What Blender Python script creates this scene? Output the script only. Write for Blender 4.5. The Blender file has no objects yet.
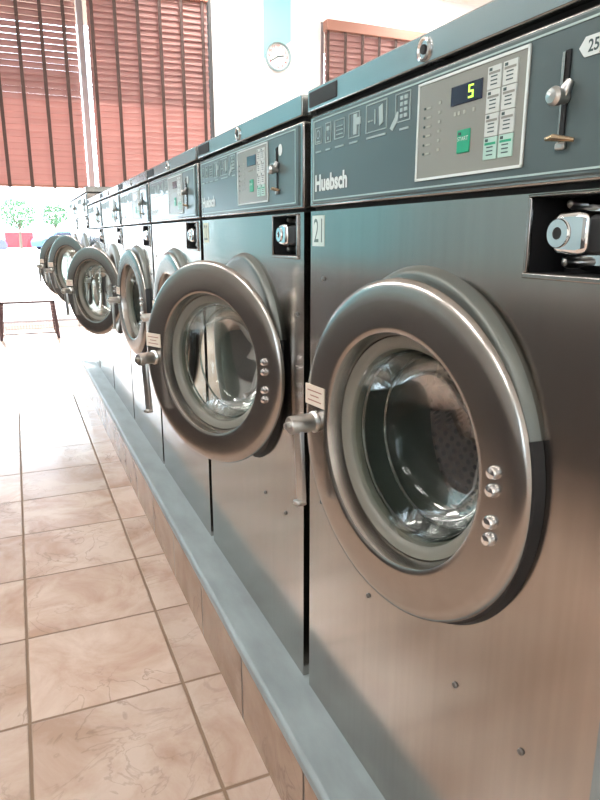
import bpy, bmesh, math, random
from mathutils import Vector, Matrix
random.seed(7)
U = 0.45                      # layout unit in metres
FZ = 2.33                     # eye height in layout units
C = bpy.context.scene.collection
sc = bpy.context.scene
PI = math.pi

# ------------------------------------------------------------------ camera
def setup_camera():
    f = 650.0; vpx, vpy = 13.0, 236.0
    p = math.atan2(400-vpy, f)
    up = Vector((0, math.cos(p), math.sin(p)))
    Y = Vector((vpx-300, -(vpy-400), -f)); Y -= up*Y.dot(up); Y.normalize()
    X = Y.cross(up)
    R = Matrix((X, Y, up))
    cam = bpy.data.cameras.new('camera'); co = bpy.data.objects.new('camera', cam); C.objects.link(co)
    cam.sensor_fit = 'VERTICAL'; cam.sensor_height = 24; cam.lens = f/800*24
    cam.clip_start = 0.02; cam.clip_end = 400
    co.matrix_world = Matrix.Translation((0, 0, FZ*U)) @ R.to_4x4()
    sc.camera = co
setup_camera()
sc.view_settings.view_transform = 'Standard'; sc.view_settings.look = 'None'
sc.view_settings.gamma = 1; sc.view_settings.use_curve_mapping = False
sc.view_settings.exposure = 0.4

# ------------------------------------------------------------------ world, sun, ceiling light strength
SKY = 7.5
SUN = 22.0
LAMP = 38.0
w = bpy.data.worlds.new('world'); sc.world = w; w.use_nodes = True
bg = w.node_tree.nodes['Background']; bg.inputs[0].default_value = (0.74, 0.88, 1.0, 1); bg.inputs[1].default_value = SKY
sl = bpy.data.lights.new('sun', 'SUN'); sl.energy = SUN; sl.angle = math.radians(1.0); sl.color = (1, 0.95, 0.90)
so = bpy.data.objects.new('sun', sl); C.objects.link(so); so.location = (0, 12, 8)
so.rotation_euler = Vector((0.06, -1.0, -0.64)).to_track_quat('-Z', 'Y').to_euler()

# ------------------------------------------------------------------ materials
def mat(name, col, rough=0.5, metal=0.0, spec=None, emit=None, estr=0.0, coat=0.0, bump=None, var=None, aniso=0.0):
    m = bpy.data.materials.new(name); m.use_nodes = True
    nt = m.node_tree; b = nt.nodes['Principled BSDF']
    b.inputs['Base Color'].default_value = (*col, 1); b.inputs['Roughness'].default_value = rough
    b.inputs['Metallic'].default_value = metal
    if coat: b.inputs['Coat Weight'].default_value = coat
    if aniso: b.inputs['Anisotropic'].default_value = aniso
    if emit: b.inputs['Emission Color'].default_value = (*emit, 1); b.inputs['Emission Strength'].default_value = estr
    tc = nt.nodes.new('ShaderNodeTexCoord')
    if var:                                   # (scale xyz, amount) : tint variation
        mp = nt.nodes.new('ShaderNodeMapping'); mp.inputs['Scale'].default_value = var[0]
        nz = nt.nodes.new('ShaderNodeTexNoise'); nz.inputs['Scale'].default_value = 1; nz.inputs['Detail'].default_value = 5
        rp = nt.nodes.new('ShaderNodeMapRange'); rp.inputs[1].default_value = .3; rp.inputs[2].default_value = .7
        rp.inputs[3].default_value = 1-var[1]; rp.inputs[4].default_value = 1+var[1]
        mx = nt.nodes.new('ShaderNodeVectorMath'); mx.operation = 'SCALE'; mx.inputs[0].default_value = col
        nt.links.new(tc.outputs['Object'], mp.inputs[0]); nt.links.new(mp.outputs[0], nz.inputs['Vector'])
        nt.links.new(nz.outputs['Fac'], rp.inputs[0]); nt.links.new(rp.outputs[0], mx.inputs['Scale'])
        nt.links.new(mx.outputs[0], b.inputs['Base Color'])
    if bump:                                  # (scale xyz, strength, distance)
        mp = nt.nodes.new('ShaderNodeMapping'); mp.inputs['Scale'].default_value = bump[0]
        nz = nt.nodes.new('ShaderNodeTexNoise'); nz.inputs['Scale'].default_value = 1; nz.inputs['Detail'].default_value = 3
        bp = nt.nodes.new('ShaderNodeBump'); bp.inputs['Strength'].default_value = bump[1]; bp.inputs['Distance'].default_value = bump[2]
        nt.links.new(tc.outputs['Object'], mp.inputs[0]); nt.links.new(mp.outputs[0], nz.inputs['Vector'])
        nt.links.new(nz.outputs['Fac'], bp.inputs['Height']); nt.links.new(bp.outputs[0], b.inputs['Normal'])
    return m

def brushed(name, col, rough, scale, amt=0.06, rv=0.06, wave=0.02):
    """stainless steel with fine brush streaks and faint handling smears"""
    m = bpy.data.materials.new(name); m.use_nodes = True
    nt = m.node_tree; L = nt.links.new; b = nt.nodes['Principled BSDF']
    b.inputs['Metallic'].default_value = 1
    tc = nt.nodes.new('ShaderNodeTexCoord')
    mp = nt.nodes.new('ShaderNodeMapping'); mp.inputs['Scale'].default_value = scale
    nz = nt.nodes.new('ShaderNodeTexNoise'); nz.inputs['Scale'].default_value = 1; nz.inputs['Detail'].default_value = 4
    L(tc.outputs['Object'], mp.inputs[0]); L(mp.outputs[0], nz.inputs['Vector'])
    n2 = nt.nodes.new('ShaderNodeTexNoise'); n2.inputs['Scale'].default_value = 5; n2.inputs['Detail'].default_value = 4
    L(tc.outputs['Object'], n2.inputs['Vector'])
    rp = nt.nodes.new('ShaderNodeMapRange'); rp.inputs[1].default_value = .25; rp.inputs[2].default_value = .75
    rp.inputs[3].default_value = 1-amt; rp.inputs[4].default_value = 1+amt; L(nz.outputs['Fac'], rp.inputs[0])
    mx = nt.nodes.new('ShaderNodeVectorMath'); mx.operation = 'SCALE'; mx.inputs[0].default_value = col
    L(rp.outputs[0], mx.inputs['Scale']); L(mx.outputs[0], b.inputs['Base Color'])
    ad = nt.nodes.new('ShaderNodeMath'); ad.operation = 'MULTIPLY_ADD'; ad.inputs[1].default_value = rv*2; ad.inputs[2].default_value = rough-rv
    L(n2.outputs['Fac'], ad.inputs[0]); L(ad.outputs[0], b.inputs['Roughness'])
    n3 = nt.nodes.new('ShaderNodeTexNoise'); n3.inputs['Scale'].default_value = 2.5; n3.inputs['Detail'].default_value = 1
    L(tc.outputs['Object'], n3.inputs['Vector'])
    bp = nt.nodes.new('ShaderNodeBump'); bp.inputs['Strength'].default_value = wave; bp.inputs['Distance'].default_value = .05
    L(n3.outputs['Fac'], bp.inputs['Height']); L(bp.outputs[0], b.inputs['Normal'])
    return m

def glass_mat(name, tint=(1, 1, 1), rough=0.0, ior=1.5, boost=1.0):
    m = bpy.data.materials.new(name); m.use_nodes = True
    nt = m.node_tree; nt.nodes.clear(); L = nt.links.new
    o = nt.nodes.new('ShaderNodeOutputMaterial'); t = nt.nodes.new('ShaderNodeBsdfTransparent'); g = nt.nodes.new('ShaderNodeBsdfGlossy')
    t.inputs[0].default_value = (*tint, 1); g.inputs['Roughness'].default_value = rough
    f = nt.nodes.new('ShaderNodeFresnel'); f.inputs[0].default_value = ior
    k = nt.nodes.new('ShaderNodeMath'); k.operation = 'MULTIPLY'; k.inputs[1].default_value = boost; k.use_clamp = True
    mx = nt.nodes.new('ShaderNodeMixShader')
    L(f.outputs[0], k.inputs[0]); L(k.outputs[0], mx.inputs[0]); L(t.outputs[0], mx.inputs[1]); L(g.outputs[0], mx.inputs[2]); L(mx.outputs[0], o.inputs[0])
    return m

def tile_mat(name, axes, pitch, off, col_a, col_b, vein, grout, gw, rough):
    """stone-look ceramic tiles; axes: which world axes carry the grid"""
    m = bpy.data.materials.new(name); m.use_nodes = True
    nt = m.node_tree; L = nt.links.new; b = nt.nodes['Principled BSDF']
    geo = nt.nodes.new('ShaderNodeNewGeometry'); sp = nt.nodes.new('ShaderNodeSeparateXYZ'); L(geo.outputs['Position'], sp.inputs[0])
    def M(op, a, c=None, d=None, clamp=False):
        n = nt.nodes.new('ShaderNodeMath'); n.operation = op; n.use_clamp = clamp
        for i, v in enumerate((a, c, d)):
            if v is None: continue
            if isinstance(v, (int, float)): n.inputs[i].default_value = v
            else: L(v, n.inputs[i])
        return n.outputs[0]
    masks = []; ids = []
    wob = nt.nodes.new('ShaderNodeTexNoise'); wob.inputs['Scale'].default_value = 14; L(geo.outputs['Position'], wob.inputs['Vector'])
    wv = M('MULTIPLY_ADD', wob.outputs['Fac'], .003, -.0015)
    for ax, p, o in zip(axes, pitch, off):
        v = M('DIVIDE', M('ADD', M('SUBTRACT', sp.outputs[ax], o*U), wv), p*U)
        ids.append(M('FLOOR', v)); fr = M('FRACT', v)
        d = M('MULTIPLY', M('MINIMUM', fr, M('SUBTRACT', 1.0, fr)), p*U)
        masks.append(M('DIVIDE', M('SUBTRACT', d, gw*.35), gw*.35, clamp=True))
    mask = masks[0]
    for k in masks[1:]: mask = M('MINIMUM', mask, k)
    cb = nt.nodes.new('ShaderNodeCombineXYZ')
    L(ids[0], cb.inputs[0]); L(ids[-1], cb.inputs[1])
    wn = nt.nodes.new('ShaderNodeTexWhiteNoise'); wn.noise_dimensions = '3D'; L(cb.outputs[0], wn.inputs['Vector'])
    sh = nt.nodes.new('ShaderNodeVectorMath'); sh.operation = 'MULTIPLY_ADD'; sh.inputs[1].default_value = (9, 9, 9)
    L(wn.outputs['Color'], sh.inputs[0]); L(geo.outputs['Position'], sh.inputs[2])
    n1 = nt.nodes.new('ShaderNodeTexNoise'); n1.inputs['Scale'].default_value = 4.5; n1.inputs['Detail'].default_value = 7; n1.inputs['Roughness'].default_value = .62; n1.inputs['Distortion'].default_value = .6
    L(sh.outputs[0], n1.inputs['Vector'])
    r1 = nt.nodes.new('ShaderNodeValToRGB'); r1.color_ramp.elements[0].position = .36; r1.color_ramp.elements[0].color = (*col_b, 1)
    r1.color_ramp.elements[1].position = .62; r1.color_ramp.elements[1].color = (*col_a, 1); L(n1.outputs['Fac'], r1.inputs[0])
    n2 = nt.nodes.new('ShaderNodeTexNoise'); n2.inputs['Scale'].default_value = 6; n2.inputs['Detail'].default_value = 6; n2.inputs['Distortion'].default_value = 1.4
    L(sh.outputs[0], n2.inputs['Vector'])
    vd = M('ABSOLUTE', M('SUBTRACT', n2.outputs['Fac'], .5))
    n3 = nt.nodes.new('ShaderNodeTexNoise'); n3.inputs['Scale'].default_value = 3.2; L(sh.outputs[0], n3.inputs['Vector'])
    vf = M('MULTIPLY', M('SUBTRACT', 1.0, M('DIVIDE', vd, .017, clamp=True)), M('MULTIPLY', M('SUBTRACT', n3.outputs['Fac'], .45, clamp=True), 4.2, clamp=True))
    mv = nt.nodes.new('ShaderNodeMix'); mv.data_type = 'RGBA'; mv.inputs[7].default_value = (*vein, 1)
    L(M('MULTIPLY', vf, .6), mv.inputs[0]); L(r1.outputs[0], mv.inputs[6])
    br = nt.nodes.new('ShaderNodeVectorMath'); br.operation = 'SCALE'; L(mv.outputs[2], br.inputs[0])
    L(M('MULTIPLY_ADD', wn.outputs['Value'], .16, .92), br.inputs['Scale'])
    mg = nt.nodes.new('ShaderNodeMix'); mg.data_type = 'RGBA'; mg.inputs[6].default_value = (*grout, 1)
    L(mask, mg.inputs[0]); L(br.outputs[0], mg.inputs[7]); L(mg.outputs[2], b.inputs['Base Color'])
    L(M('MULTIPLY_ADD', mask, rough-.8, .8), b.inputs['Roughness'])
    bp = nt.nodes.new('ShaderNodeBump'); bp.inputs['Strength'].default_value = .6; bp.inputs['Distance'].default_value = .003
    L(M('ADD', mask, M('MULTIPLY', n1.outputs['Fac'], .35)), bp.inputs['Height']); L(bp.outputs[0], b.inputs['Normal'])
    return m

STEEL = brushed('brushed_steel', (.415, .385, .355), .17, (90, 90, 2.0), .05, .05)
STEEL_DOOR = brushed('door_steel', (.38, .355, .33), .24, (6, 50, 50), .05, .04, 0.0)
STEEL_EDGE = brushed('steel_trim', (.40, .38, .36), .26, (3, 3, 60), .05, .03, 0)
LIDM = brushed('lid_steel', (.34, .355, .35), .26, (60, 4, 60), .05, .04)
CHROME = mat('chrome', (.82, .83, .84), .08, 1)
SATIN = mat('satin_metal', (.55, .54, .52), .28, 1)
FLANGE = mat('grey_enamel', (.13, .14, .125), .38, .3)
BLACK = mat('black_plastic', (.008, .008, .009), .6)
GAPM = mat('gap_shade', (.006, .006, .006), .8)
PANEL = mat('teal_panel', (.082, .112, .113), .30, 0, coat=.25)
LINE = mat('pale_line', (.42, .55, .53), .4)
PAD = mat('taupe_pad', (.26, .265, .235), .35)
WHITE = mat('white_print', (.74, .80, .78), .45)
KEYW = mat('key_white', (.62, .66, .63), .4)
KEYT = mat('key_teal', (.45, .66, .58), .4)
GREEN = mat('start_green', (.01, .36, .19), .35)
PADPR = mat('pad_print', (.42, .43, .38), .5)
DISP = mat('display_window', (.012, .016, .04), .12)
DIGIT = mat('display_digit', (.5, .8, .1), .4, emit=(.62, 1, .08), estr=1.1)
PLATEPR = mat('plate_print', (.12, .20, .19), .5)
DARKPR = mat('dark_print', (.05, .09, .09), .5)
STICK = mat('sticker', (.72, .62, .52), .5)
STICKTXT = mat('sticker_print', (.35, .16, .13), .5)
SEAL = mat('door_collar', (.20, .19, .16), .45)
GLASS = glass_mat('door_glass', (.84, .87, .85), .01, 1.5, .35)
WGLASS = glass_mat('window_glass', (.97, .98, .98), 0, 1.45)
SCREWM = mat('dull_screw', (.20, .19, .18), .45, .8)
BRASS = mat('brass', (.5, .38, .25), .25, 1)
DRUMM = None
def drum_mat():
    m = bpy.data.materials.new('perforated_drum'); m.use_nodes = True
    nt = m.node_tree; L = nt.links.new; b = nt.nodes['Principled BSDF']; b.inputs['Metallic'].default_value = .8; b.inputs['Roughness'].default_value = .5
    tc = nt.nodes.new('ShaderNodeTexCoord'); sp = nt.nodes.new('ShaderNodeSeparateXYZ'); L(tc.outputs['Object'], sp.inputs[0])
    def M(op, a, c=None):
        n = nt.nodes.new('ShaderNodeMath'); n.operation = op
        for i, v in enumerate((a, c)):
            if v is None: continue
            if isinstance(v, (int, float)): n.inputs[i].default_value = v
            else: L(v, n.inputs[i])
        return n.outputs[0]
    yy = M('SUBTRACT', sp.outputs[1], .703*U); zz = M('SUBTRACT', sp.outputs[2], 1.325*U)
    ang = M('MULTIPLY', M('ARCTAN2', zz, yy), .55*U)            # unrolled barrel
    flat = M('GREATER_THAN', sp.outputs[0], 1.16*U)             # the back disc
    inv = M('SUBTRACT', 1.0, flat)
    cb = nt.nodes.new('ShaderNodeCombineXYZ')
    L(M('ADD', M('MULTIPLY', yy, flat), M('MULTIPLY', sp.outputs[0], inv)), cb.inputs[0])
    L(M('ADD', M('MULTIPLY', zz, flat), M('MULTIPLY', ang, inv)), cb.inputs[1])
    rt = nt.nodes.new('ShaderNodeMapping'); rt.inputs['Rotation'].default_value = (0, 0, PI/4); rt.inputs['Scale'].default_value = (1, 1, 1); L(cb.outputs[0], rt.inputs[0])
    v = nt.nodes.new('ShaderNodeTexVoronoi'); v.voronoi_dimensions = '2D'; v.inputs['Scale'].default_value = 62; v.inputs['Randomness'].default_value = 0
    L(rt.outputs[0], v.inputs['Vector'])
    r = nt.nodes.new('ShaderNodeValToRGB'); r.color_ramp.elements[0].position = .26; r.color_ramp.elements[0].color = (.01, .01, .01, 1)
    r.color_ramp.elements[1].position = .33; r.color_ramp.elements[1].color = (.62, .52, .44, 1); L(v.outputs['Distance'], r.inputs[0]); L(r.outputs[0], b.inputs['Base Color'])
    return m
DRUMM = drum_mat()
FLOORM = tile_mat('floor_tile', (0, 1), (.765, .755), (-.155, 0), (.63, .505, .43), (.47, .32, .245), (.24, .17, .13), (.25, .165, .11), .0075, .20)
CURBT = tile_mat('shaded_curb_tile', (1,), (.755,), (.37,), (.36, .245, .175), (.26, .16, .105), (.17, .10, .07), (.09, .065, .05), .008, .24)  # darker than the floor tile: shade on the upright face put into the colour

def curb_paint():
    m = mat('curb_paint', (.265, .315, .33), .48, var=((22, 7, 22), .16), bump=((60, 60, 60), .25, .002))
    return m
CPAINT = curb_paint()
WALLM = mat('white_wall', (.88, .89, .88), .7, bump=((40, 40, 40), .08, .002))
AQUA = mat('aqua_paint', (.27, .74, .80), .7)
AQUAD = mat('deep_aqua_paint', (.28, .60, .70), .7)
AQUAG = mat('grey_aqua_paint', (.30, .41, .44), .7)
YEL = mat('yellow_paint', (.93, .88, .55), .7)
CEILM = mat('ceiling_paint', (.82, .82, .80), .8)
ALU = mat('window_aluminium', (.40, .38, .40), .5)
DKALU = mat('dark_aluminium', (.06, .06, .06), .4, .5)

# ------------------------------------------------------------------ mesh builder (layout units in, metres out)
class MB:
    def __init__(s): s.v = []; s.f = []; s.mi = []; s.cur = 0
    def add(s, vs, fs):
        o = len(s.v); s.v += [tuple(v) for v in vs]; s.f += [tuple(i+o for i in f) for f in fs]; s.mi += [s.cur]*len(fs); return s
    def box(s, x0, x1, y0, y1, z0, z1, M=None):
        vs = [Vector((x, y, z)) for z in (z0, z1) for y in (y0, y1) for x in (x0, x1)]
        if M is not None: vs = [M @ v for v in vs]
        return s.add(vs, [(0, 2, 3, 1), (4, 5, 7, 6), (0, 1, 5, 4), (2, 6, 7, 3), (0, 4, 6, 2), (1, 3, 7, 5)])
    def lathe(s, prof, c=(0, 0, 0), n=48, axis='X', closed=False, a0=0, a1=2*PI):
        """prof: (a, r): a along axis, r radius. closed: join last profile point to the first"""
        full = abs(a1-a0-2*PI) < 1e-6; vs = []; m = len(prof); k = n if full else n+1
        for i in range(k):
            t = a0+(a1-a0)*i/n
            for a, r in prof:
                p = {'X': (a, r*math.cos(t), r*math.sin(t)), 'Z': (r*math.cos(t), r*math.sin(t), a), 'Y': (r*math.sin(t), a, r*math.cos(t))}[axis]
                vs.append((c[0]+p[0], c[1]+p[1], c[2]+p[2]))
        fs = []
        for i in range(n):
            j = (i+1) % k
            for q in range(m if closed else m-1):
                q2 = (q+1) % m; fs.append((i*m+q, i*m+q2, j*m+q2, j*m+q))
        if not full and closed: fs += [tuple(range(m)), tuple(range((k-1)*m, k*m))]
        return s.add(vs, fs)
    def tube(s, pts, r, n=10, cap=True):
        pts = [Vector(p) for p in pts]; rs = r if isinstance(r, (list, tuple)) else [r]*len(pts); vs = []
        ref = None
        for i, p in enumerate(pts):
            d = (pts[min(i+1, len(pts)-1)]-pts[max(i-1, 0)]).normalized()
            if ref is None: ref = d.orthogonal().normalized()
            ref = (ref-d*ref.dot(d)).normalized(); b = d.cross(ref)
            vs += [p+(ref*math.cos(2*PI*k/n)+b*math.sin(2*PI*k/n))*rs[i] for k in range(n)]
        fs = [(i*n+k, i*n+(k+1) % n, (i+1)*n+(k+1) % n, (i+1)*n+k) for i in range(len(pts)-1) for k in range(n)]
        if cap: fs += [tuple(range(n))[::-1], tuple(range((len(pts)-1)*n, len(pts)*n))]
        return s.add(vs, fs)
    def prism(s, poly, d0, d1, axis='X'):
        """poly in the plane across the axis; X: (y, z), Y: (x, z), Z: (x, y)"""
        def P(p, d): return {'X': (d, p[0], p[1]), 'Y': (p[0], d, p[1]), 'Z': (p[0], p[1], d)}[axis]
        n = len(poly); vs = [P(p, d0) for p in poly]+[P(p, d1) for p in poly]
        return s.add(vs, [tuple(range(n)), tuple(range(n, 2*n))[::-1]]+[(i, i+n, (i+1) % n+n, (i+1) % n) for i in range(n)])
    def build(s, name, m, parent=None, loc=(0, 0, 0), bevel=0, smooth=35, kind=None, rot=None):
        me = bpy.data.meshes.new(name); me.from_pydata([(v[0]*U, v[1]*U, v[2]*U) for v in s.v], [], s.f)
        ms = m if isinstance(m, (list, tuple)) else [m]
        for q in ms: me.materials.append(q)
        for p, i in zip(me.polygons, s.mi): p.material_index = i
        bm = bmesh.new(); bm.from_mesh(me); bmesh.ops.recalc_face_normals(bm, faces=bm.faces); bm.to_mesh(me); bm.free()
        if smooth:
            me.polygons.foreach_set('use_smooth', [True]*len(me.polygons)); me.set_sharp_from_angle(angle=math.radians(smooth))
        o = bpy.data.objects.new(name, me); C.objects.link(o); o.location = (loc[0]*U, loc[1]*U, loc[2]*U)
        if rot: o.rotation_euler = rot
        if parent: o.parent = parent
        if bevel:
            b = o.modifiers.new('bevel', 'BEVEL'); b.width = bevel*U; b.segments = 2; b.limit_method = 'ANGLE'; b.angle_limit = math.radians(40)
            b.harden_normals = False
        if kind: o['kind'] = kind
        return o
def tag(o, label, cat, group=None):
    o['label'] = label; o['category'] = cat
    if group: o['group'] = group
    return o
def thing(name, label, cat, loc, rz=0, group=None):
    o = bpy.data.objects.new(name, None); C.objects.link(o); o.location = [v*U for v in loc]; o.rotation_euler = (0, 0, rz)
    o.empty_display_size = .1
    return tag(o, label, cat, group)
def structure(o): o['kind'] = 'structure'; return o

def text_faces(txt, size, sx=1.0, bold=0.0):
    """outline of a text as flat polygons: returns verts (u, v), faces, width; units"""
    cu = bpy.data.curves.new('t', 'FONT'); cu.body = txt; cu.size = size; cu.offset = bold; cu.resolution_u = 3
    ob = bpy.data.objects.new('t', cu); C.objects.link(ob); bpy.context.view_layer.update()
    me = bpy.data.meshes.new_from_object(ob.evaluated_get(bpy.context.evaluated_depsgraph_get()))
    vs = [(v.co.x*sx, v.co.y) for v in me.vertices]; fs = [tuple(p.vertices) for p in me.polygons]
    bpy.data.objects.remove(ob); bpy.data.curves.remove(cu); bpy.data.meshes.remove(me)
    return vs, fs
def add_text_x(mb, txt, y_left, z_base, size, sx, x, bold=0.0, width=None):
    """text on a plane facing -X, read from +Y to -Y"""
    vs, fs = text_faces(txt, size, sx, bold)
    k = 1.0
    if width: k = width/max(1e-6, max(v[0] for v in vs))
    mb.add([(x, y_left-v[0]*k, z_base+v[1]) for v in vs], fs)

# ================================================================== LARGE STRUCTURE
XL, XR, YB, YF, ZC = -9.5, 16.0, -7.0, 18.2, 9.1      # z measured from the floor here on
fl = MB().box(XL-.3, XR+.3, YB-.3, YF+.3, -.3, 0).build('floor', FLOORM, kind='structure')
MB().box(XL-.3, XR+.3, YB-.3, YF+.3, ZC, ZC+.3).build('ceiling', CEILM, kind='structure')
MB().box(XR, XR+.3, YB, YF+.3, 0, ZC).build('wall_right', WALLM, kind='structure')
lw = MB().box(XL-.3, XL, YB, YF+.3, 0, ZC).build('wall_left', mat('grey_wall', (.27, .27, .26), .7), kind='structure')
wb = MB().box(XL-.3, -9.2, YB-.3, YB, 0, ZC).box(-4.4, XR+.3, YB-.3, YB, 0, ZC).box(-9.2, -4.4, YB-.3, YB, 0, 2.4).box(-9.2, -4.4, YB-.3, YB, 7.4, ZC)
wb.build('wall_back', WALLM, kind='structure')
# front (window) wall: openings A+B (x -8.6..5.28, z .15..8.35) and C (8.42..13.6, z 3.5..8.08)
fw = MB()
y0, y1 = YF, YF+.35
fw.box(XL-.3, -2.4, y0, y1, 0, ZC).box(-2.4, 5.28, y0, y1, 8.45, ZC).box(-2.4, 5.28, y0, y1, 0, .14)
fw.box(5.28, 8.42, y0, y1, 0, ZC).box(8.42, 13.6, y0, y1, 8.10, ZC).box(8.42, 13.6, y0, y1, 0, 3.5).box(13.6, XR, y0, y1, 0, ZC)
fw.build('wall_front', WALLM, kind='structure', smooth=0)
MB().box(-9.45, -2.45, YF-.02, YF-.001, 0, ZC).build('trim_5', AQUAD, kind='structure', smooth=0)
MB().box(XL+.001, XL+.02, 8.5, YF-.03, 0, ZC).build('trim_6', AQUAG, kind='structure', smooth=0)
# painted stripes on the front wall (pale aqua one behind the clock, yellow one by the window)
MB().prism([(6.72, 8.72), (7.52, 8.72), (7.52, 7.5), (6.72, 7.0)], YF-.012, YF-.001, 'Y').build('trim_1', AQUA, kind='structure', smooth=0)
MB().prism([(5.60, 8.72), (6.60, 8.72), (6.60, 8.28), (6.1, 8.30), (5.60, 8.36)], YF-.012, YF-.001, 'Y').build('trim_2', YEL, kind='structure', smooth=0)

def storefront(idx, xs, z0, z1, rail=None, dark=()):
    t = MB()
    fw_ = .07
    t.box(xs[0], xs[-1], YF+.12, YF+.24, z0, z0+fw_).box(xs[0], xs[-1], YF+.12, YF+.24, z1-fw_, z1)
    if rail: t.box(xs[0], xs[-1], YF+.13, YF+.23, rail, rail+.07)
    for x in xs: t.box(x-fw_, x+fw_, YF+.10, YF+.26, z0, z1)
    w_ = t.build('window_%d' % idx, ALU, kind='structure', smooth=0)
    for a, b in zip(xs[:-1], xs[1:]):
        MB().box(a, b, YF+.17, YF+.19, z0, z1).build('pane', WGLASS, w_, smooth=0)
    return w_
storefront(1, (-2.33, 2.01, 5.19), .14, 8.45)
wf = MB()  # unseen back-wall window, added to put bright highlights on the door bevels
wf.box(-9.2, -4.4, YB-.2, YB-.1, 2.4, 2.5).box(-9.2, -4.4, YB-.2, YB-.1, 7.3, 7.4)
for x in (-9.15, -6.8, -4.45): wf.box(x-.05, x+.05, YB-.22, YB-.08, 2.4, 7.4)
wb_ = wf.build('window_3', ALU, kind='structure', smooth=0)
for a, b in ((-9.1, -6.85), (-6.75, -4.5)): MB().box(a, b, YB-.16, YB-.14, 2.5, 7.3).build('pane', WGLASS, wb_, smooth=0)
w2 = storefront(2, (8.5, 13.52), 3.5, 8.10)
MB().box(5.19, 5.27, YF-.06, YF+.10, .14, 8.45).build('trim_3', DKALU, kind='structure', smooth=0)
MB().box(2.27-.19, 5.19, YF-.05, YF+.04, 3.45, 3.52).build('trim_4', ALU, kind='structure', smooth=0)

# ================================================================== PLINTH (curb)
tc = thing('concrete_curb', 'long low blue-grey painted curb under the washing machines, tiled on its face', 'curb', (.808, 0, 0))
MB().box(0, 1.75, -6.0, 13.35, .36, .43).build('painted_top', CPAINT, tc, bevel=.018)
MB().box(.012, 1.74, -5.98, 13.33, 0, .36).build('tiled_face', CURBT, tc)

# ================================================================== WASHING MACHINE
W = 1.445
W0 = 1.47
def plate_with_hole(mb, y0, y1, z0, z1, cy, cz, r, x=0.0, n=96):
    """flat plate across X with a round hole"""
    inner = []; outer = []
    angs = [2*PI*i/n for i in range(n)]
    corners = [math.atan2(z-cz, y-cy) % (2*PI) for y, z in ((y1, z1), (y0, z1), (y0, z0), (y1, z0))]
    for ca in corners:                                  # snap the closest direction onto each corner
        k = min(range(n), key=lambda i: abs(angs[i]-ca)); angs[k] = ca
    for a in angs:
        c, s = math.cos(a), math.sin(a); ts = []
        if c > 1e-9: ts.append((y1-cy)/c)
        if c < -1e-9: ts.append((y0-cy)/c)
        if s > 1e-9: ts.append((z1-cz)/s)
        if s < -1e-9: ts.append((z0-cz)/s)
        t = min(ts); inner.append((x, cy+r*c, cz+r*s)); outer.append((x, cy+t*c, cz+t*s))
    mb.add(inner+outer, [(i, (i+1) % n, n+(i+1) % n, n+i) for i in range(n)])

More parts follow.
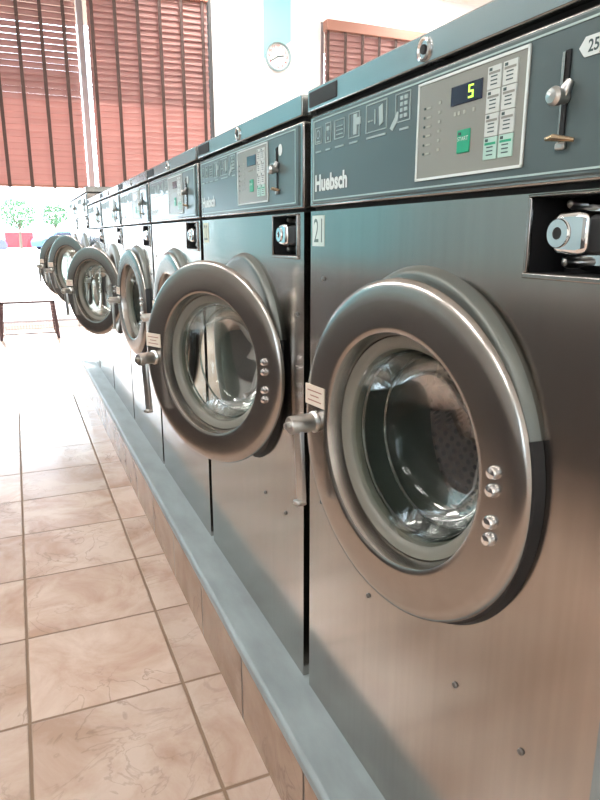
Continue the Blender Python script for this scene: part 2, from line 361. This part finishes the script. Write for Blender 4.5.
def make_machine(label, big=False):
    big_w = 1.65
    Wm = big_w if big else W
    D = 1.7
    dz = .18 if big else 0.0                            # the larger units are taller
    FR = .545 if big else .492                           # flange radius
    cy, cz = (.79, 1.40) if big else (.703, 1.325)
    zt = 1.983+dz
    root = thing('washing_machine', label, 'washing machine', (1, 0, .4325))
    # cabinet: front sheet with the porthole and the coin-box window, folded edges, sides, top, back
    c = MB()
    ry0, ry1, rz0, rz1 = .06, .312, 1.822+dz, 1.975+dz
    plate_with_hole(c, 0, Wm, 0, rz0, cy, cz, FR)
    c.add([(0, 0, rz0), (0, ry0, rz0), (0, ry0, zt), (0, 0, zt)], [(0, 1, 2, 3)])
    c.add([(0, ry1, rz0), (0, Wm, rz0), (0, Wm, zt), (0, ry1, zt)], [(0, 1, 2, 3)])
    c.add([(0, ry0, rz1), (0, ry1, rz1), (0, ry1, zt), (0, ry0, zt)], [(0, 1, 2, 3)])
    c.add([(0, 0, 0), (D, 0, 0), (D, 0, zt), (0, 0, zt)], [(0, 1, 2, 3)])
    c.add([(0, Wm, 0), (D, Wm, 0), (D, Wm, zt), (0, Wm, zt)], [(0, 1, 2, 3)])
    c.add([(0, 0, zt), (D, 0, zt), (D, Wm, zt), (0, Wm, zt)], [(0, 1, 2, 3)])
    c.add([(D, 0, 0), (D, Wm, 0), (D, Wm, zt), (D, 0, zt)], [(0, 1, 2, 3)])
    c.build('cabinet', STEEL, root, smooth=30)
    MB().box(.02, 1.6, .02, Wm-.02, .004, .012).build('base_seal', BLACK, root, smooth=0)
    # recessed flange the door closes into
    fg = MB()
    fg.lathe([(.002, FR+.006), (-.003, FR+.003), (-.022, FR-.006), (-.029, FR-.016), (-.030, FR-.03), (-.028, .40), (-.02, .385), (.02, .37), (.30, .37)], (0, cy, cz), 96)
    fg.build('door_flange', FLANGE, root)
    MB().lathe([(-.032, FR-.05), (-.032, FR-.012), (-.024, FR+.002), (-.001, FR+.010), (.002, FR-.05)], (0, cy, cz), 40, closed=True, a0=PI-.30, a1=PI+1.25).build('hinge_cover_shadow', BLACK, root)  # black arc covers the hinge and also paints in the shadow beside it
    dr = MB(); dr.lathe([(.28, .375), (.28, .52), (.32, .55), (1.15, .55), (1.2, .50), (1.2, .0)], (0, cy, cz), 64)
    for k in range(3):
        a = 2*PI*k/3+.4
        M = Matrix.Translation((0, cy, cz)) @ Matrix.Rotation(a, 4, 'X')
        dr.add([M @ Vector(p) for p in ((.34, -.08, .55), (1.15, -.08, .55), (1.15, 0, .44), (.34, 0, .44), (.34, .08, .55), (1.15, .08, .55))], [(0, 1, 2, 3), (2, 3, 4, 5), (0, 3, 4), (1, 2, 5)])
    dr.build('drum', DRUMM, root)
    # coin vault
    v = MB(); v.box(.10, .11, ry0, ry1, rz0, rz1)
    v.add([(0, ry0, rz0), (.1, ry0, rz0), (.1, ry1, rz0), (0, ry1, rz0)], [(0, 1, 2, 3)]).add([(0, ry0, rz1), (.1, ry0, rz1), (.1, ry1, rz1), (0, ry1, rz1)], [(0, 1, 2, 3)])
    v.add([(0, ry0, rz0), (.1, ry0, rz0), (.1, ry0, rz1), (0, ry0, rz1)], [(0, 1, 2, 3)]).add([(0, ry1, rz0), (.1, ry1, rz0), (.1, ry1, rz1), (0, ry1, rz1)], [(0, 1, 2, 3)])
    vo = v.build('coin_vault', BLACK, root, smooth=0)
    r_ = MB()
    for a, b, p, q in ((ry0-.012, ry1+.012, rz1, rz1+.006), (ry0-.012, ry1+.012, rz0-.012, rz0)): r_.box(-.008, .004, a, b, p, q)
    r_.box(-.008, .004, ry0-.012, ry0, rz0, rz1).box(-.008, .004, ry1, ry1+.010, rz0, rz1)
    r_.build('vault_frame', STEEL_EDGE, vo, bevel=.003)
    zc_ = (rz0+rz1)/2+.004
    MB().box(.075, .098, ry0+.02, ry1-.055, rz0+.006, rz1-.006).build('face_plate', CHROME, vo, bevel=.012)
    lk = MB(); poly = []
    for yy, zz, rr in ((.25, zc_, .043), (.175, zc_, .040)):
        pass
    for k in range(17):
        a = -PI/2+PI*k/16; poly.append((.228+.026*math.cos(a), zc_+.040*math.sin(a)))
    poly += [(.18, zc_+.042), (.158, zc_+.036), (.158, zc_-.036), (.18, zc_-.042)]
    lk.prism(poly, -.010, .08, 'X'); lk.build('lock_body', CHROME, vo, bevel=.010)
    MB().box(.0, .08, .085, .165, zc_-.04, zc_+.034).build('vault_handle', BLACK, vo, bevel=.008)
    kh = MB(); kh.lathe([(-.010, .029), (-.015, .027), (-.015, .012), (-.011, .011), (-.011, .0)], (0, .226, zc_), 24); kh.build('key_ring', CHROME, vo)
    MB().lathe([(-.0125, .0125), (-.0125, .0)], (0, .226, zc_), 16).build('keyhole', BLACK, vo)
    for zz in (zc_+.058, zc_-.058):
        MB().lathe([(.075, .012), (.045, .012), (.035, .008), (.032, 0)], (0, .25, zz), 16).build('bolt', SATIN, vo)
    # console
    k0, k1 = 1.997+dz, 2.299+dz
    MB().box(.015, 1.5, .01, Wm-.01, zt, 2.32+dz).build('console_gap_shade', GAPM, root, smooth=0)  # near-black block behind the seams; their shade is in its colour
    co = MB(); co.box(-.004, 1.2, 0, Wm, k0, k1).build('console', STEEL_EDGE, root, bevel=.006)
    pn = MB(); pn.box(-.010, .0, .032, Wm-.03, k0+.010, k1-.010).build('console_panel', PANEL, root, bevel=.004)
    ln = MB(); a, b, p, q = .055, Wm-.045, k0+.020, k1-.020; t_ = .004
    ln.box(-.012, -.008, a, b, p, p+t_).box(-.012, -.008, a, b, q-t_, q).box(-.012, -.008, a, a+t_, p, q).box(-.012, -.008, b-t_, b, p, q)
    ln.build('panel_border', LINE, root, smooth=0)
    o_ = dz; xs = -.012
    pad = MB(); pad.box(-.013, -.008, .355, .757, 2.036+o_, 2.270+o_)
    pd = pad.build('control_pad', PAD, root, bevel=.003)
    bd = MB(); a, b, p, q = .355, .757, 2.036+o_, 2.270+o_; t_ = .006
    bd.box(-.015, -.012, a, b, p, p+t_).box(-.015, -.012, a, b, q-t_, q).box(-.015, -.012, a, a+t_, p, q).box(-.015, -.012, b-t_, b, p, q)
    bd.build('pad_border', WHITE, pd, smooth=0); pd.location.y = -.012*U
    MB().box(-.0155, -.012, .499, .615, 2.194+o_, 2.237+o_).build('display', DISP, pd, bevel=.005)
    # seven-segment 5
    dg = MB(); dy, dzz, dw, dh, s_ = .546, 2.202+o_, .017, .028, .0035
    for (yy0, yy1, zz0, zz1) in ((dy-dw, dy, dzz+dh-s_, dzz+dh), (dy-dw, dy, dzz+dh/2-s_/2, dzz+dh/2+s_/2), (dy-dw, dy, dzz, dzz+s_), (dy-s_, dy, dzz+dh/2, dzz+dh), (dy-dw, dy-dw+s_, dzz, dzz+dh/2)):
        dg.box(-.0170, -.0155, yy0, yy1, zz0, zz1)
    dg.build('display_digit', DIGIT, pd, smooth=0)
    MB().box(-.016, -.012, .534, .582, 2.086+o_, 2.138+o_).build('start_button', GREEN, pd, bevel=.004)
    sm = MB(); sm.box(-.0168, -.016, .566, .576, 2.126+o_, 2.132+o_)
    sm.build('start_button_mark', DARKPR, pd, smooth=0)
    sm2 = MB(); add_text_x(sm2, 'START', .578, 2.113+o_, .013, 1, -.0168, width=.040); sm2.build('start_button_text', WHITE, pd, smooth=0)
    rows = [2.206, 2.158, 2.110, 2.062]
    for ri, z in enumerate(rows):
        for ci, y in enumerate((.437, .387)):
            mk = KEYT if ri == 3 else KEYW
            kb = MB(); kb.cur = 0; kb.box(-.0160, -.012, y, y+.044, z+o_, z+.046+o_)
            kb.cur = 1; kb.box(-.0168, -.0158, y+.030, y+.039, z+.037+o_, z+.043+o_)
            for q in range(3): kb.box(-.0166, -.0158, y+.012, y+.033, z+.008+q*.008+o_, z+.0105+q*.008+o_)
            kb.cur = 2; kb.box(-.0165, -.0158, y+.004, y+.040, z+.030+o_, z+.035+o_)
            kb.build('program_button', [mk, DARKPR, GREEN if ri == 3 else PAD], pd, smooth=0)
    for i in range(6):
        z = 2.205+o_-i*.0215
        MB().box(-.0150, -.012, .722, .727, z, z+.005).build('indicator_light', DARKPR, pd, smooth=0)
    for i in range(6):
        z = 2.205+o_-i*.0215; q = MB(); q.box(-.0145, -.012, .695, .714, z, z+.004); q.build('indicator_caption', PADPR, pd, smooth=0)
        q = MB(); q.box(-.0145, -.012, .655, .664, z+.004, z+.010); q.build('indicator_symbol', PADPR, pd, smooth=0)
    for y in (.60, .585, .565, .53): MB().box(-.0145, -.012, y-.008, y, 2.172+o_, 2.180+o_).build('display_symbol', PADPR, pd, smooth=0)
    # printed instructions: six pictograms
    ic = MB(); X0, X1 = -.0125, -.010
    def frame(ya, yb, za, zb, t=.0025):
        ic.box(X0, X1, ya, yb, za, za+t).box(X0, X1, ya, yb, zb-t, zb).box(X0, X1, ya, ya+t, za, zb).box(X0, X1, yb-t, yb, za, zb)
    zb = 2.190+o_
    frame(1.335, 1.385, zb+.012, zb+.065); frame(1.262, 1.305, zb+.008, zb+.070); frame(1.165, 1.235, zb+.010, zb+.068)
    frame(1.065, 1.135, zb, zb+.072); frame(.905, 1.025, zb, zb+.078); frame(.785, .860, zb+.005, zb+.078)
    ic.lathe([(X0, .014), (X0, .011)], (0, 1.36, zb+.042), 16); ic.box(X0, X1, 1.345, 1.375, zb+.018, zb+.021)
    ic.box(X0, X1, 1.274, 1.294, zb+.045, zb+.058).box(X0, X1, 1.280, 1.288, zb+.016, zb+.026)
    for q in range(3): ic.box(X0, X1, 1.178, 1.222, zb+.022+.012*q, zb+.025+.012*q)
    ic.box(X0, X1, 1.082, 1.104, zb+.008, zb+.066).box(X0, X1, 1.058, 1.082, zb+.034, zb+.054)
    ic.prism([(.925, zb+.02), (.945, zb+.012), (.95, zb+.062), (.93, zb+.068)], X0, X1); ic.box(X0, X1, .970, .974, zb+.02, zb+.06).box(X0, X1, .985, .995, zb+.03, zb+.034).box(X0, X1, 1.0, 1.012, zb+.03, zb+.034)
    for q in range(4): ic.box(X0, X1, .80, .815, zb+.015+.015*q, zb+.024+.015*q); ic.box(X0, X1, .822, .835, zb+.015+.015*q, zb+.024+.015*q)
    ic.prism([(.845, zb+.012), (.872, zb-.012), (.886, zb-.004), (.862, zb+.02), (.85, zb+.034), (.843, zb+.032)], X0, X1)
    for ya, yb in ((1.34, 1.38), (1.265, 1.30), (1.17, 1.23), (1.075, 1.13), (.91, 1.02), (.79, .835)): ic.box(X0, X1, ya, yb, zb-.016, zb-.011)
    ic.build('instruction_pictograms', mat('print_grey', (.40, .49, .48), .5) if 'print_grey' not in bpy.data.materials else bpy.data.materials['print_grey'], root, smooth=0)
    lg = MB(); add_text_x(lg, 'Huebsch', W0-.086, 2.050+o_, .072, .6, -.0125, bold=.0028, width=.245); lg.build('maker_lettering', WHITE, root, smooth=0)
    # coin slide
    cs = MB(); cs.box(-.014, -.009, .234, .246, 2.063+o_, 2.235+o_); cso = cs.build('coin_slide', BLACK, root, smooth=0)
    sr = MB(); sr.box(-.018, -.010, .243, .250, 2.155+o_, 2.232+o_); sr.box(-.014, -.010, .246, .250, 2.07+o_, 2.14+o_); sr.build('slide_rail', STEEL_EDGE, cso, smooth=0)
    MB().lathe([(-.012, .012), (-.026, .012), (-.029, .016), (-.042, .018), (-.050, .013), (-.052, 0)], (0, .238, 2.152+o_), 20).build('slide_knob', SATIN, cso)
    MB().tube([(-.016, .226, 2.180+o_), (-.020, .230, 2.168+o_), (-.022, .238, 2.152+o_)], [.007, .010, .012]).build('knob_arm', SATIN, cso)
    MB().tube([(-.014, .206, 2.073+o_), (-.024, .222, 2.076+o_), (-.032, .242, 2.080+o_), (-.030, .262, 2.080+o_)], [.004, .006, .007, .004]).build('coin_lever', BRASS, cso)
    MB().box(-.02, -.01, .226, .250, 2.058+o_, 2.072+o_).build('coin_chute', SATIN, cso, bevel=.004)
    # price sticker
    ps = MB(); y_, z_ = .216, 2.230+o_
    ps.prism([(y_, z_), (y_-.014, z_+.017), (y_-.112, z_+.017), (y_-.112, z_-.017), (y_-.014, z_-.017)], -.0125, -.010)
    pso = ps.build('price_sticker', WHITE, root, smooth=0)
    pt = MB(); add_text_x(pt, '25¢', y_-.022, z_-.010, .029, .9, -.0132, bold=.0006); pt.build('price_lettering', DARKPR, pso, smooth=0)
    # lid
    l0, l1 = 2.314+o_, 2.386+o_
    lid = MB().box(-.012, 1.6, -.005, Wm+.005, l0, l1).build('lid', LIDM, root, bevel=.004)
    MB().box(-.015, -.008, W0-.250, W0-.036, l0+.012, l1-.010).build('lid_recess', BLACK, lid, bevel=.004)
    lc = MB(); lc.lathe([(-.010, .029), (-.018, .028), (-.020, .023), (-.015, .020), (-.015, .0)], (0, .728, (l0+l1)/2-.002), 28); lc.build('lid_lock', CHROME, lid)
    MB().lathe([(-.015, .012), (-.019, .011), (-.019, 0)], (0, .728, (l0+l1)/2-.002), 16).build('lock_cylinder', BLACK, lid)
    # small sheet-metal screws on the front
    for yy, zz in ((W0-.14, 1.75+dz), (.46, .70), (.95, .705), (W0-.14, .90), (.06, 1.6), (.20, .70)):
        MB().lathe([(-.001, .009), (-.006, .007), (-.008, .0)], (0, yy, zz), 12).build('screw', SCREWM, root)
    # ---------------- door: origin at its hinge axis, modelled closed (facing -X)
    k = 1.07 if big else .97
    L_, off = .512*k, .175
    d = MB(); cyd = L_; xf = -off
    R0, R1 = .485*k, .335*k
    d.lathe([(xf+.026, R0-.010), (xf+.026, R0-.002), (xf+.022, R0), (xf+.015, R0-.003), (xf+.007, R0-.012), (xf+.002, R0-.025), (xf, R0-.040), (xf, R0-.06), (xf, R1+.02), (xf+.001, R1+.010), (xf+.006, R1+.002), (xf+.016, R1-.003), (xf+.055, R1-.010), (xf+.060, R1-.014), (xf+.062, R1-.002), (xf+.022, R1+.02)], (0, cyd, 0), 128, closed=True)
    H = (.132, cy-L_, cz-.003)
    do = d.build('door', STEEL_DOOR, root, loc=H, smooth=28)
    s = MB(); s.lathe([(xf+.052, R1-.012), (xf+.056, R1-.03), (xf+.066, .291*k), (xf+.078, .284*k), (xf+.10, .282*k), (xf+.10, .305*k), (xf+.07, R1-.005)], (0, cyd, 0), 96, closed=True)
    s.build('door_collar', SEAL, do)
    g = MB(); g.lathe([(xf+.066, .288*k), (xf+.085, .281*k), (xf+.18, .264*k), (xf+.215, .250*k), (xf+.24, .225*k), (xf+.26, .17*k), (xf+.27, .09*k), (xf+.272, 0)], (0, cyd, 0), 96)
    g.lathe([(xf+.076, .278*k), (xf+.17, .255*k), (xf+.205, .238*k), (xf+.228, .205*k), (xf+.246, .16*k), (xf+.256, .08*k), (xf+.258, 0)], (0, cyd, 0), 96)
    g.build('glass_bowl', GLASS, do)
    rg = MB()
    for a, r in ((xf+.10, .276), (xf+.175, .262)): rg.lathe([(a, r*k), (a+.006, r*k+.003), (a+.012, r*k), (a+.006, r*k-.004)], (0, cyd, 0), 96, closed=True)
    rg.build('bowl_rim', glass_mat('rim_glass', (.55, .66, .64), .03, 1.6, 3) if 'rim_glass' not in bpy.data.materials else bpy.data.materials['rim_glass'], do)
    for zz in (.060, .017, -.061, -.103):
        MB().lathe([(xf+.002, .016), (xf-.006, .0165), (xf-.014, .012), (xf-.017, 0)], (0, cyd-.388*k, zz), 20).build('hinge_bolt', CHROME, do)
    ty = cyd
    st = MB(); st.cur = 0; st.box(xf-.003, xf+.001, ty+.345*k, ty+.460*k, .042, .108)
    st.cur = 1
    for q, ww in enumerate((.085, .05, .08)): st.box(xf-.0036, xf-.003, ty+.402*k-ww/2, ty+.402*k+ww/2, .088-q*.016, .092-q*.016)
    st.build('warning_sticker', [STICK, STICKTXT], do, smooth=0)
    hb = MB(); hy = ty+.405*k; hz = -.012
    hb.lathe([(xf+.004, .034), (xf-.006, .036), (xf-.012, .030), (xf-.090, .030), (xf-.096, .026), (xf-.096, .012), (xf-.110, .011), (xf-.112, 0)], (0, hy, hz), 28)
    ho = hb.build('door_handle', SATIN, do)
    lv = MB()
    Mx = Matrix.Translation((xf-.065, hy, hz)) @ Matrix.Rotation(math.radians(-4), 4, 'X')
    lv.box(-.004, .014, -.020, .020, -.255, .02, Mx); lv.box(-.018, .014, -.020, .020, -.270, -.255, Mx)
    lv.build('latch_lever', SATIN, do, bevel=.004)
    return root, do

def copy_tree(o, parent=None):
    c = o.copy(); C.objects.link(c)
    if parent: c.parent = parent
    for ch in list(o.children):
        if ch.name.startswith(('display_digit', 'price_', 'number_')): continue      # only the nearest machine shows these
        copy_tree(ch, c)
    return c
def door_of(m): return [c for c in m.children if c.name.startswith('door') and 'flange' not in c.name][0]

GRP = 'row of washing machines on the curb'
m1, d1 = make_machine('nearest washing machine, number 21, its big porthole door almost shut, display lit 5')
m1['group'] = GRP
labels = ['washing machine next beyond number 21, porthole door standing part open toward the aisle',
          'third washing machine from the camera, door shut and half hidden behind an open door',
          'fourth washing machine from the camera, seen edge-on with its door nearly shut',
          'fifth washing machine from the camera, its round door swung wide into the aisle',
          'sixth washing machine, last of the lower ones, just before the taller pair']
angs = [25.5, 2.5, 6, 31, 2.5]
m1.location.y = .79*U; d1.rotation_euler.z = math.radians(7.2)
machines = [m1]
for i, (lb, a) in enumerate(zip(labels, angs)):
    r = copy_tree(m1); r['label'] = lb; r.location.y = (.79+1.508*(i+1))*U; door_of(r).rotation_euler.z = math.radians(a); machines.append(r)
    MB().lathe([(-.0125, .022), (-.0125, 0)], (0, .205, 2.222), 20).build('price_sticker', WHITE, r, smooth=0)
b1, db = make_machine('taller washing machine at the far end, nearer of the pair, open door overlapping the next', True)
for ch in list(b1.children_recursive):
    if ch.name.startswith(('display_digit', 'price_')): bpy.data.objects.remove(ch)
b1['group'] = GRP; b1.location.y = 9.87*U; db.rotation_euler.z = math.radians(30)
b2 = copy_tree(b1); b2['label'] = 'farthest washing machine, taller, its open door the leftmost ring in the photo'
b2.location.y = 11.55*U; door_of(b2).rotation_euler.z = math.radians(36)
# number plates: 21 on the nearest, 22 on its neighbour
for mch, num in ((m1, '21'), (machines[1], '22')):
    nb = MB().box(-.0025, 0, W0-.140, W0-.044, 1.862, 1.968).build('number_plate', mat('plate_'+num, (.66, .78, .74) if num == '21' else (.70, .74, .58), .5), mch, smooth=0)
    nt_ = MB(); add_text_x(nt_, num, W0-.056, 1.876, .118, .6, -.0032, width=.072); nt_.build('number_lettering', PLATEPR, nb, smooth=0)
# only the nearest machine's price tag and digit are lit/legible; copies keep theirs

# ================================================================== BLINDS
def slat_mat(name, col, tr=.35):
    m = bpy.data.materials.new(name); m.use_nodes = True; nt = m.node_tree; nt.nodes.clear(); L = nt.links.new
    o = nt.nodes.new('ShaderNodeOutputMaterial'); d = nt.nodes.new('ShaderNodeBsdfDiffuse'); t = nt.nodes.new('ShaderNodeBsdfTranslucent'); mx = nt.nodes.new('ShaderNodeMixShader')
    g = nt.nodes.new('ShaderNodeNewGeometry'); n = nt.nodes.new('ShaderNodeTexNoise'); mp = nt.nodes.new('ShaderNodeMapping'); mp.inputs['Scale'].default_value = (1.5, 20, 20)
    L(g.outputs['Position'], mp.inputs[0]); L(mp.outputs[0], n.inputs['Vector']); n.inputs['Scale'].default_value = 1
    r = nt.nodes.new('ShaderNodeVectorMath'); r.operation = 'SCALE'; r.inputs[0].default_value = col
    k = nt.nodes.new('ShaderNodeMath'); k.operation = 'MULTIPLY_ADD'; k.inputs[1].default_value = .3; k.inputs[2].default_value = .85
    L(n.outputs['Fac'], k.inputs[0]); L(k.outputs[0], r.inputs['Scale']); L(r.outputs[0], d.inputs[0]); L(r.outputs[0], t.inputs[0])
    mx.inputs[0].default_value = tr; L(d.outputs[0], mx.inputs[1]); L(t.outputs[0], mx.inputs[2]); L(mx.outputs[0], o.inputs[0])
    return m
SLAT = slat_mat('slat_wood', (.51, .33, .305), .52)
TAPE = mat('blind_tape', (.055, .03, .025), .8)
HEAD = mat('blind_headrail', (.30, .14, .10), .6)
def blind(label, x0, x1, z0, z1, phi, tapes, yb=YF-.02, wslat=.20, pitch=.14, head=.30):
    t = thing('window_blind', label, 'window blind', ((x0+x1)/2, yb, z0), group='slatted window blinds')
    cx = (x0+x1)/2; s = MB(); ph = math.radians(phi); n = int((z1-z0-head-.1)/pitch)
    for i in range(n+1):
        z = .10+i*pitch; j = random.uniform(-1.5, 1.5)*PI/180
        M = Matrix.Translation((0, 0, z)) @ Matrix.Rotation(ph+j, 4, 'X')
        s.box(x0-cx, x1-cx, -wslat/2, wslat/2, -.004, .004, M)
    s.build('slats', SLAT, t, smooth=0)
    MB().box(x0-cx, x1-cx, -.07, .07, 0, .05).build('bottom_rail', HEAD, t, bevel=.01)
    MB().box(x0-cx-.01, x1-cx+.01, -.16, .12, z1-z0-head, z1-z0).build('headrail', HEAD, t, bevel=.015)
    for x in tapes:
        MB().box(x-cx-.04, x-cx+.04, -.115, -.105, -.03, z1-z0-head).build('ladder_tape', TAPE, t, smooth=0)
YBL = YF-.20
A_t = [.56+.03+.51*k for k in range(-5, 3)]
blind('brown slatted blind in the left window, bright daylight striping its upper slats', -2.25, 1.87, 3.50, 8.42, 52, [x-.03 for x in A_t if -2.2 < x < 1.75], YBL)
blind('brown slatted blind right of the white mullion, mostly closed slats, darker at its top', 2.14, 5.10, 3.50, 8.38, 56, [2.235+.545*k for k in range(6)], YBL)
blind('reddish brown closed blind in the small window right of the wall clock', 8.46, 13.5, 3.55, 8.08, 66, [8.50+.54*k for k in range(10)], YBL, head=.27)

# ================================================================== WALL CLOCK
ck = thing('wall_clock', 'round white wall clock with red numerals on the pale aqua stripe', 'clock', (7.11, YF-.012, 7.07))
f_ = MB(); f_.lathe([(0, .36), (-.09, .372), (-.12, .362), (-.12, .338), (-.06, .328), (-.02, .32), (-.02, 0), (0, 0)], (0, 0, 0), 48, axis='Y'); f_.build('clock_case', mat('clock_rim', (.22, .32, .34), .4), ck)
MB().lathe([(-.055, .322), (-.055, 0)], (0, 0, 0), 48, axis='Y').build('clock_face', mat('clock_dial', (.70, .70, .69), .6), ck)
REDN = mat('clock_numeral', (.40, .03, .04), .6)
for h in range(1, 13):
    a = PI/2-h*PI/6; q = MB(); vs, fs = text_faces(str(h), .10, 1, .002); wd = max(v[0] for v in vs)
    q.add([(.26*math.cos(a)+v[0]-wd/2, -.058, .26*math.sin(a)+v[1]-.03) for v in vs], fs); q.build('numeral', REDN, ck, smooth=0)
for nm, hh, ln_, ww in (('hour_hand', 2.67, .17, .017), ('minute_hand', 8, .25, .013)):
    a = PI/2-hh*PI/6; M = Matrix.Rotation(-a, 4, 'Y'); q = MB(); q.box(-.04, ln_, -.068, -.062, -ww, ww, M); q.build(nm, DARKPR, ck, smooth=0)

# ================================================================== BENCH by the window
BR = mat('bench_metal', (.05, .025, .028), .6)
bt = thing('mesh_bench', 'low dark metal bench with a wire mesh side, standing by the bright window', 'bench', (.15, 16.9, 0))
bw, bdp, bh = .60, .65, .88
sf = MB(); sf.box(-bw, bw, -bdp, -bdp+.05, bh-.05, bh).box(-bw, bw, bdp-.05, bdp, bh-.05, bh).box(-bw, -bw+.05, -bdp, bdp, bh-.05, bh).box(bw-.05, bw, -bdp, bdp, bh-.05, bh)
sf.build('seat_frame', BR, bt, smooth=0)
sm_ = MB()
for i in range(1, 24): x = -bw+i*2*bw/24; sm_.box(x-.004, x+.004, -bdp+.02, bdp-.02, bh-.03, bh-.022)
for i in range(1, 26): y = -bdp+i*2*bdp/26; sm_.box(-bw+.02, bw-.02, y-.004, y+.004, bh-.03, bh-.022)
sm_.build('seat_mesh', mat('seat_wire', (.45, .3, .3), .5), bt, smooth=0)
for sx in (-1, 1):
    for sy in (-1, 1):
        MB().tube([(sx*(bw-.04), sy*(bdp-.05), bh-.04), (sx*(bw+.02), sy*bdp, 0)], .040, 8).build('leg', BR, bt)
ms = MB()
for i in range(19): 
    x = -bw+.04+i*(2*bw-.08)/18; ms.box(x-.003, x+.003, -bdp+.01, -bdp+.016, .16, bh-.05)
for i in range(10):
    z = .18+i*.066; ms.box(-bw, bw, -bdp+.01, -bdp+.016, z-.003, z+.003)
ms.build('wire_mesh', mat('mesh_wire', (.45, .3, .3), .5), bt, smooth=0)
MB().box(-bw, bw, -bdp, -bdp+.03, .12, .15).build('lower_rail', BR, bt, smooth=0)

# ================================================================== across the aisle: unseen counter added for its dark reflection in the steel
ct = thing('unseen_counter', 'unseen dark folding counter added across the aisle for its dim reflection in the steel', 'counter', (-3.6, 6.4, 0))
MB().box(-1.1, 1.1, -10, 10, 1.66, 1.76).build('counter_top', mat('counter_laminate', (.16, .13, .12), .5), ct, bevel=.02)
MB().box(-1.0, 1.0, -9.9, 9.9, .12, 1.66).build('counter_body', mat('counter_body_grey', (.07, .065, .065), .6), ct)

# ================================================================== CEILING LIGHTS
LEM = mat('lamp_diffuser', (.9, .9, .9), .5, emit=(1, .97, .93), estr=LAMP)
LFR = mat('lamp_frame', (.7, .7, .7), .5)
proto = None
for x in (-5.5, 5.0, 11.5):
    for y in (-4, 1.5, 7, 12.0, 16.2):  # row nearest the windows added to brighten the far wall
        if proto is None:
            proto = thing('ceiling_light', 'long white fluorescent ceiling light above the laundry room', 'ceiling light', (x, y, ZC-.14), group='fluorescent ceiling lights')
            MB().box(-.42, .42, -1.35, 1.35, .04, .14).build('housing', LFR, proto, smooth=0)
            MB().box(-.36, .36, -1.30, 1.30, 0, .04).build('diffuser', LEM, proto, smooth=0)
        else:
            q = copy_tree(proto); q.location = (x*U, y*U, (ZC-.14)*U)

# ================================================================== OUTSIDE
MB().box(-120, 160, YF+.4, 420, -.4, -.03).build('ground', mat('asphalt', (.42, .41, .40), .9), kind='structure')
MB().box(-9, 14.5, YF+.36, YF+4.4, 8.5, 8.75).build('roof_eave', mat('eave_paint', (.25, .16, .11), .7), kind='structure', smooth=0)
LEAF = mat('leaf', (.07, .18, .065), .6, var=((8, 8, 8), .4)); BARK = mat('bark', (.14, .10, .07), .8)
def tree(label, x, y, h, rc, seed, n=900):
    rnd = random.Random(seed); t = thing('tree', label, 'tree', (x, y, -.03), group='trees beyond the window')
    k = MB(); k.tube([(0, 0, 0), (.1, 0, h*.35), (0, .1, h*.6)], [.28, .2, .12], 8)
    for q in range(5):
        a = q*1.3; k.tube([(.05, 0, h*.4), (math.cos(a)*rc*.6, math.sin(a)*rc*.6, h*.75)], [.12, .04], 6)
    k.build('trunk', BARK, t)
    m = MB()
    for i in range(n):
        a = rnd.uniform(0, 2*PI); cphi = rnd.uniform(-1, 1); r = rc*(.45+.55*rnd.random()**.5); s_ = math.sqrt(1-cphi*cphi)
        p = Vector((r*s_*math.cos(a), r*s_*math.sin(a), h*.68+r*cphi*.85)); z = rnd.uniform(.18, .42)
        M = Matrix.Translation(p) @ Matrix.Rotation(rnd.uniform(0, 6), 4, Vector((rnd.random()-.5, rnd.random()-.5, rnd.random()-.5)).normalized())
        m.add([M @ Vector(v) for v in ((-z, 0, 0), (0, -z*.5, .05), (z, 0, 0), (0, z*.5, .05))], [(0, 1, 2, 3)])
    m.build('crown', LEAF, t, smooth=0)
tree('leafy green tree in the left of the window view, beyond the red wall', 1.24, 140, 9.6, 3.3, 1)
tree('smaller green tree to the right in the window view', 7.8, 140, 9.4, 2.6, 2, 600)
RW = MB().box(-1.6, 3.9, 150, 150.6, -.03, 3.1).build('garden_wall', mat('red_wall', (.30, .04, .05), .8)); tag(RW, 'low red garden wall behind the left tree outside the window', 'wall')
def car(label, x, y, col, name='parked_car', rz=0):
    t = thing(name, label, 'car', (x, y, -.03), rz, 'parked cars outside')
    p = [(-4.4, .5), (-4.5, 1.4), (-4.1, 1.9), (-2.6, 2.1), (-1.6, 3.1), (1.6, 3.15), (2.9, 2.2), (4.3, 1.8), (4.6, 1.2), (4.5, .5)]
    MB().prism(p, -1.9, 1.9, 'Y').build('car_body', mat(name+'_paint_%d' % int(x*10), col, .3, .2), t, bevel=.12)
    for sy in (-1, 1): MB().prism([(-2.2, 2.15), (-1.4, 2.95), (1.4, 2.98), (2.3, 2.2)], sy*1.9, sy*1.94, 'Y').build('side_window', DISP, t, smooth=0)
    for sx in (-2.8, 2.8):
        for sy in (-1, 1): MB().lathe([(-.25, .3), (-.25, .72), (.25, .72), (.25, .3)], (sx, sy*1.75, .72), 20, axis='Y', closed=True).build('wheel', BLACK, t)
car('blue car parked outside, right of the trees in the window view', 7.6, 128, (.06, .14, .45), rz=.5)
car('dark blue car cut off by the left edge of the window view', -5.6, 105, (.10, .10, .40), rz=.1)
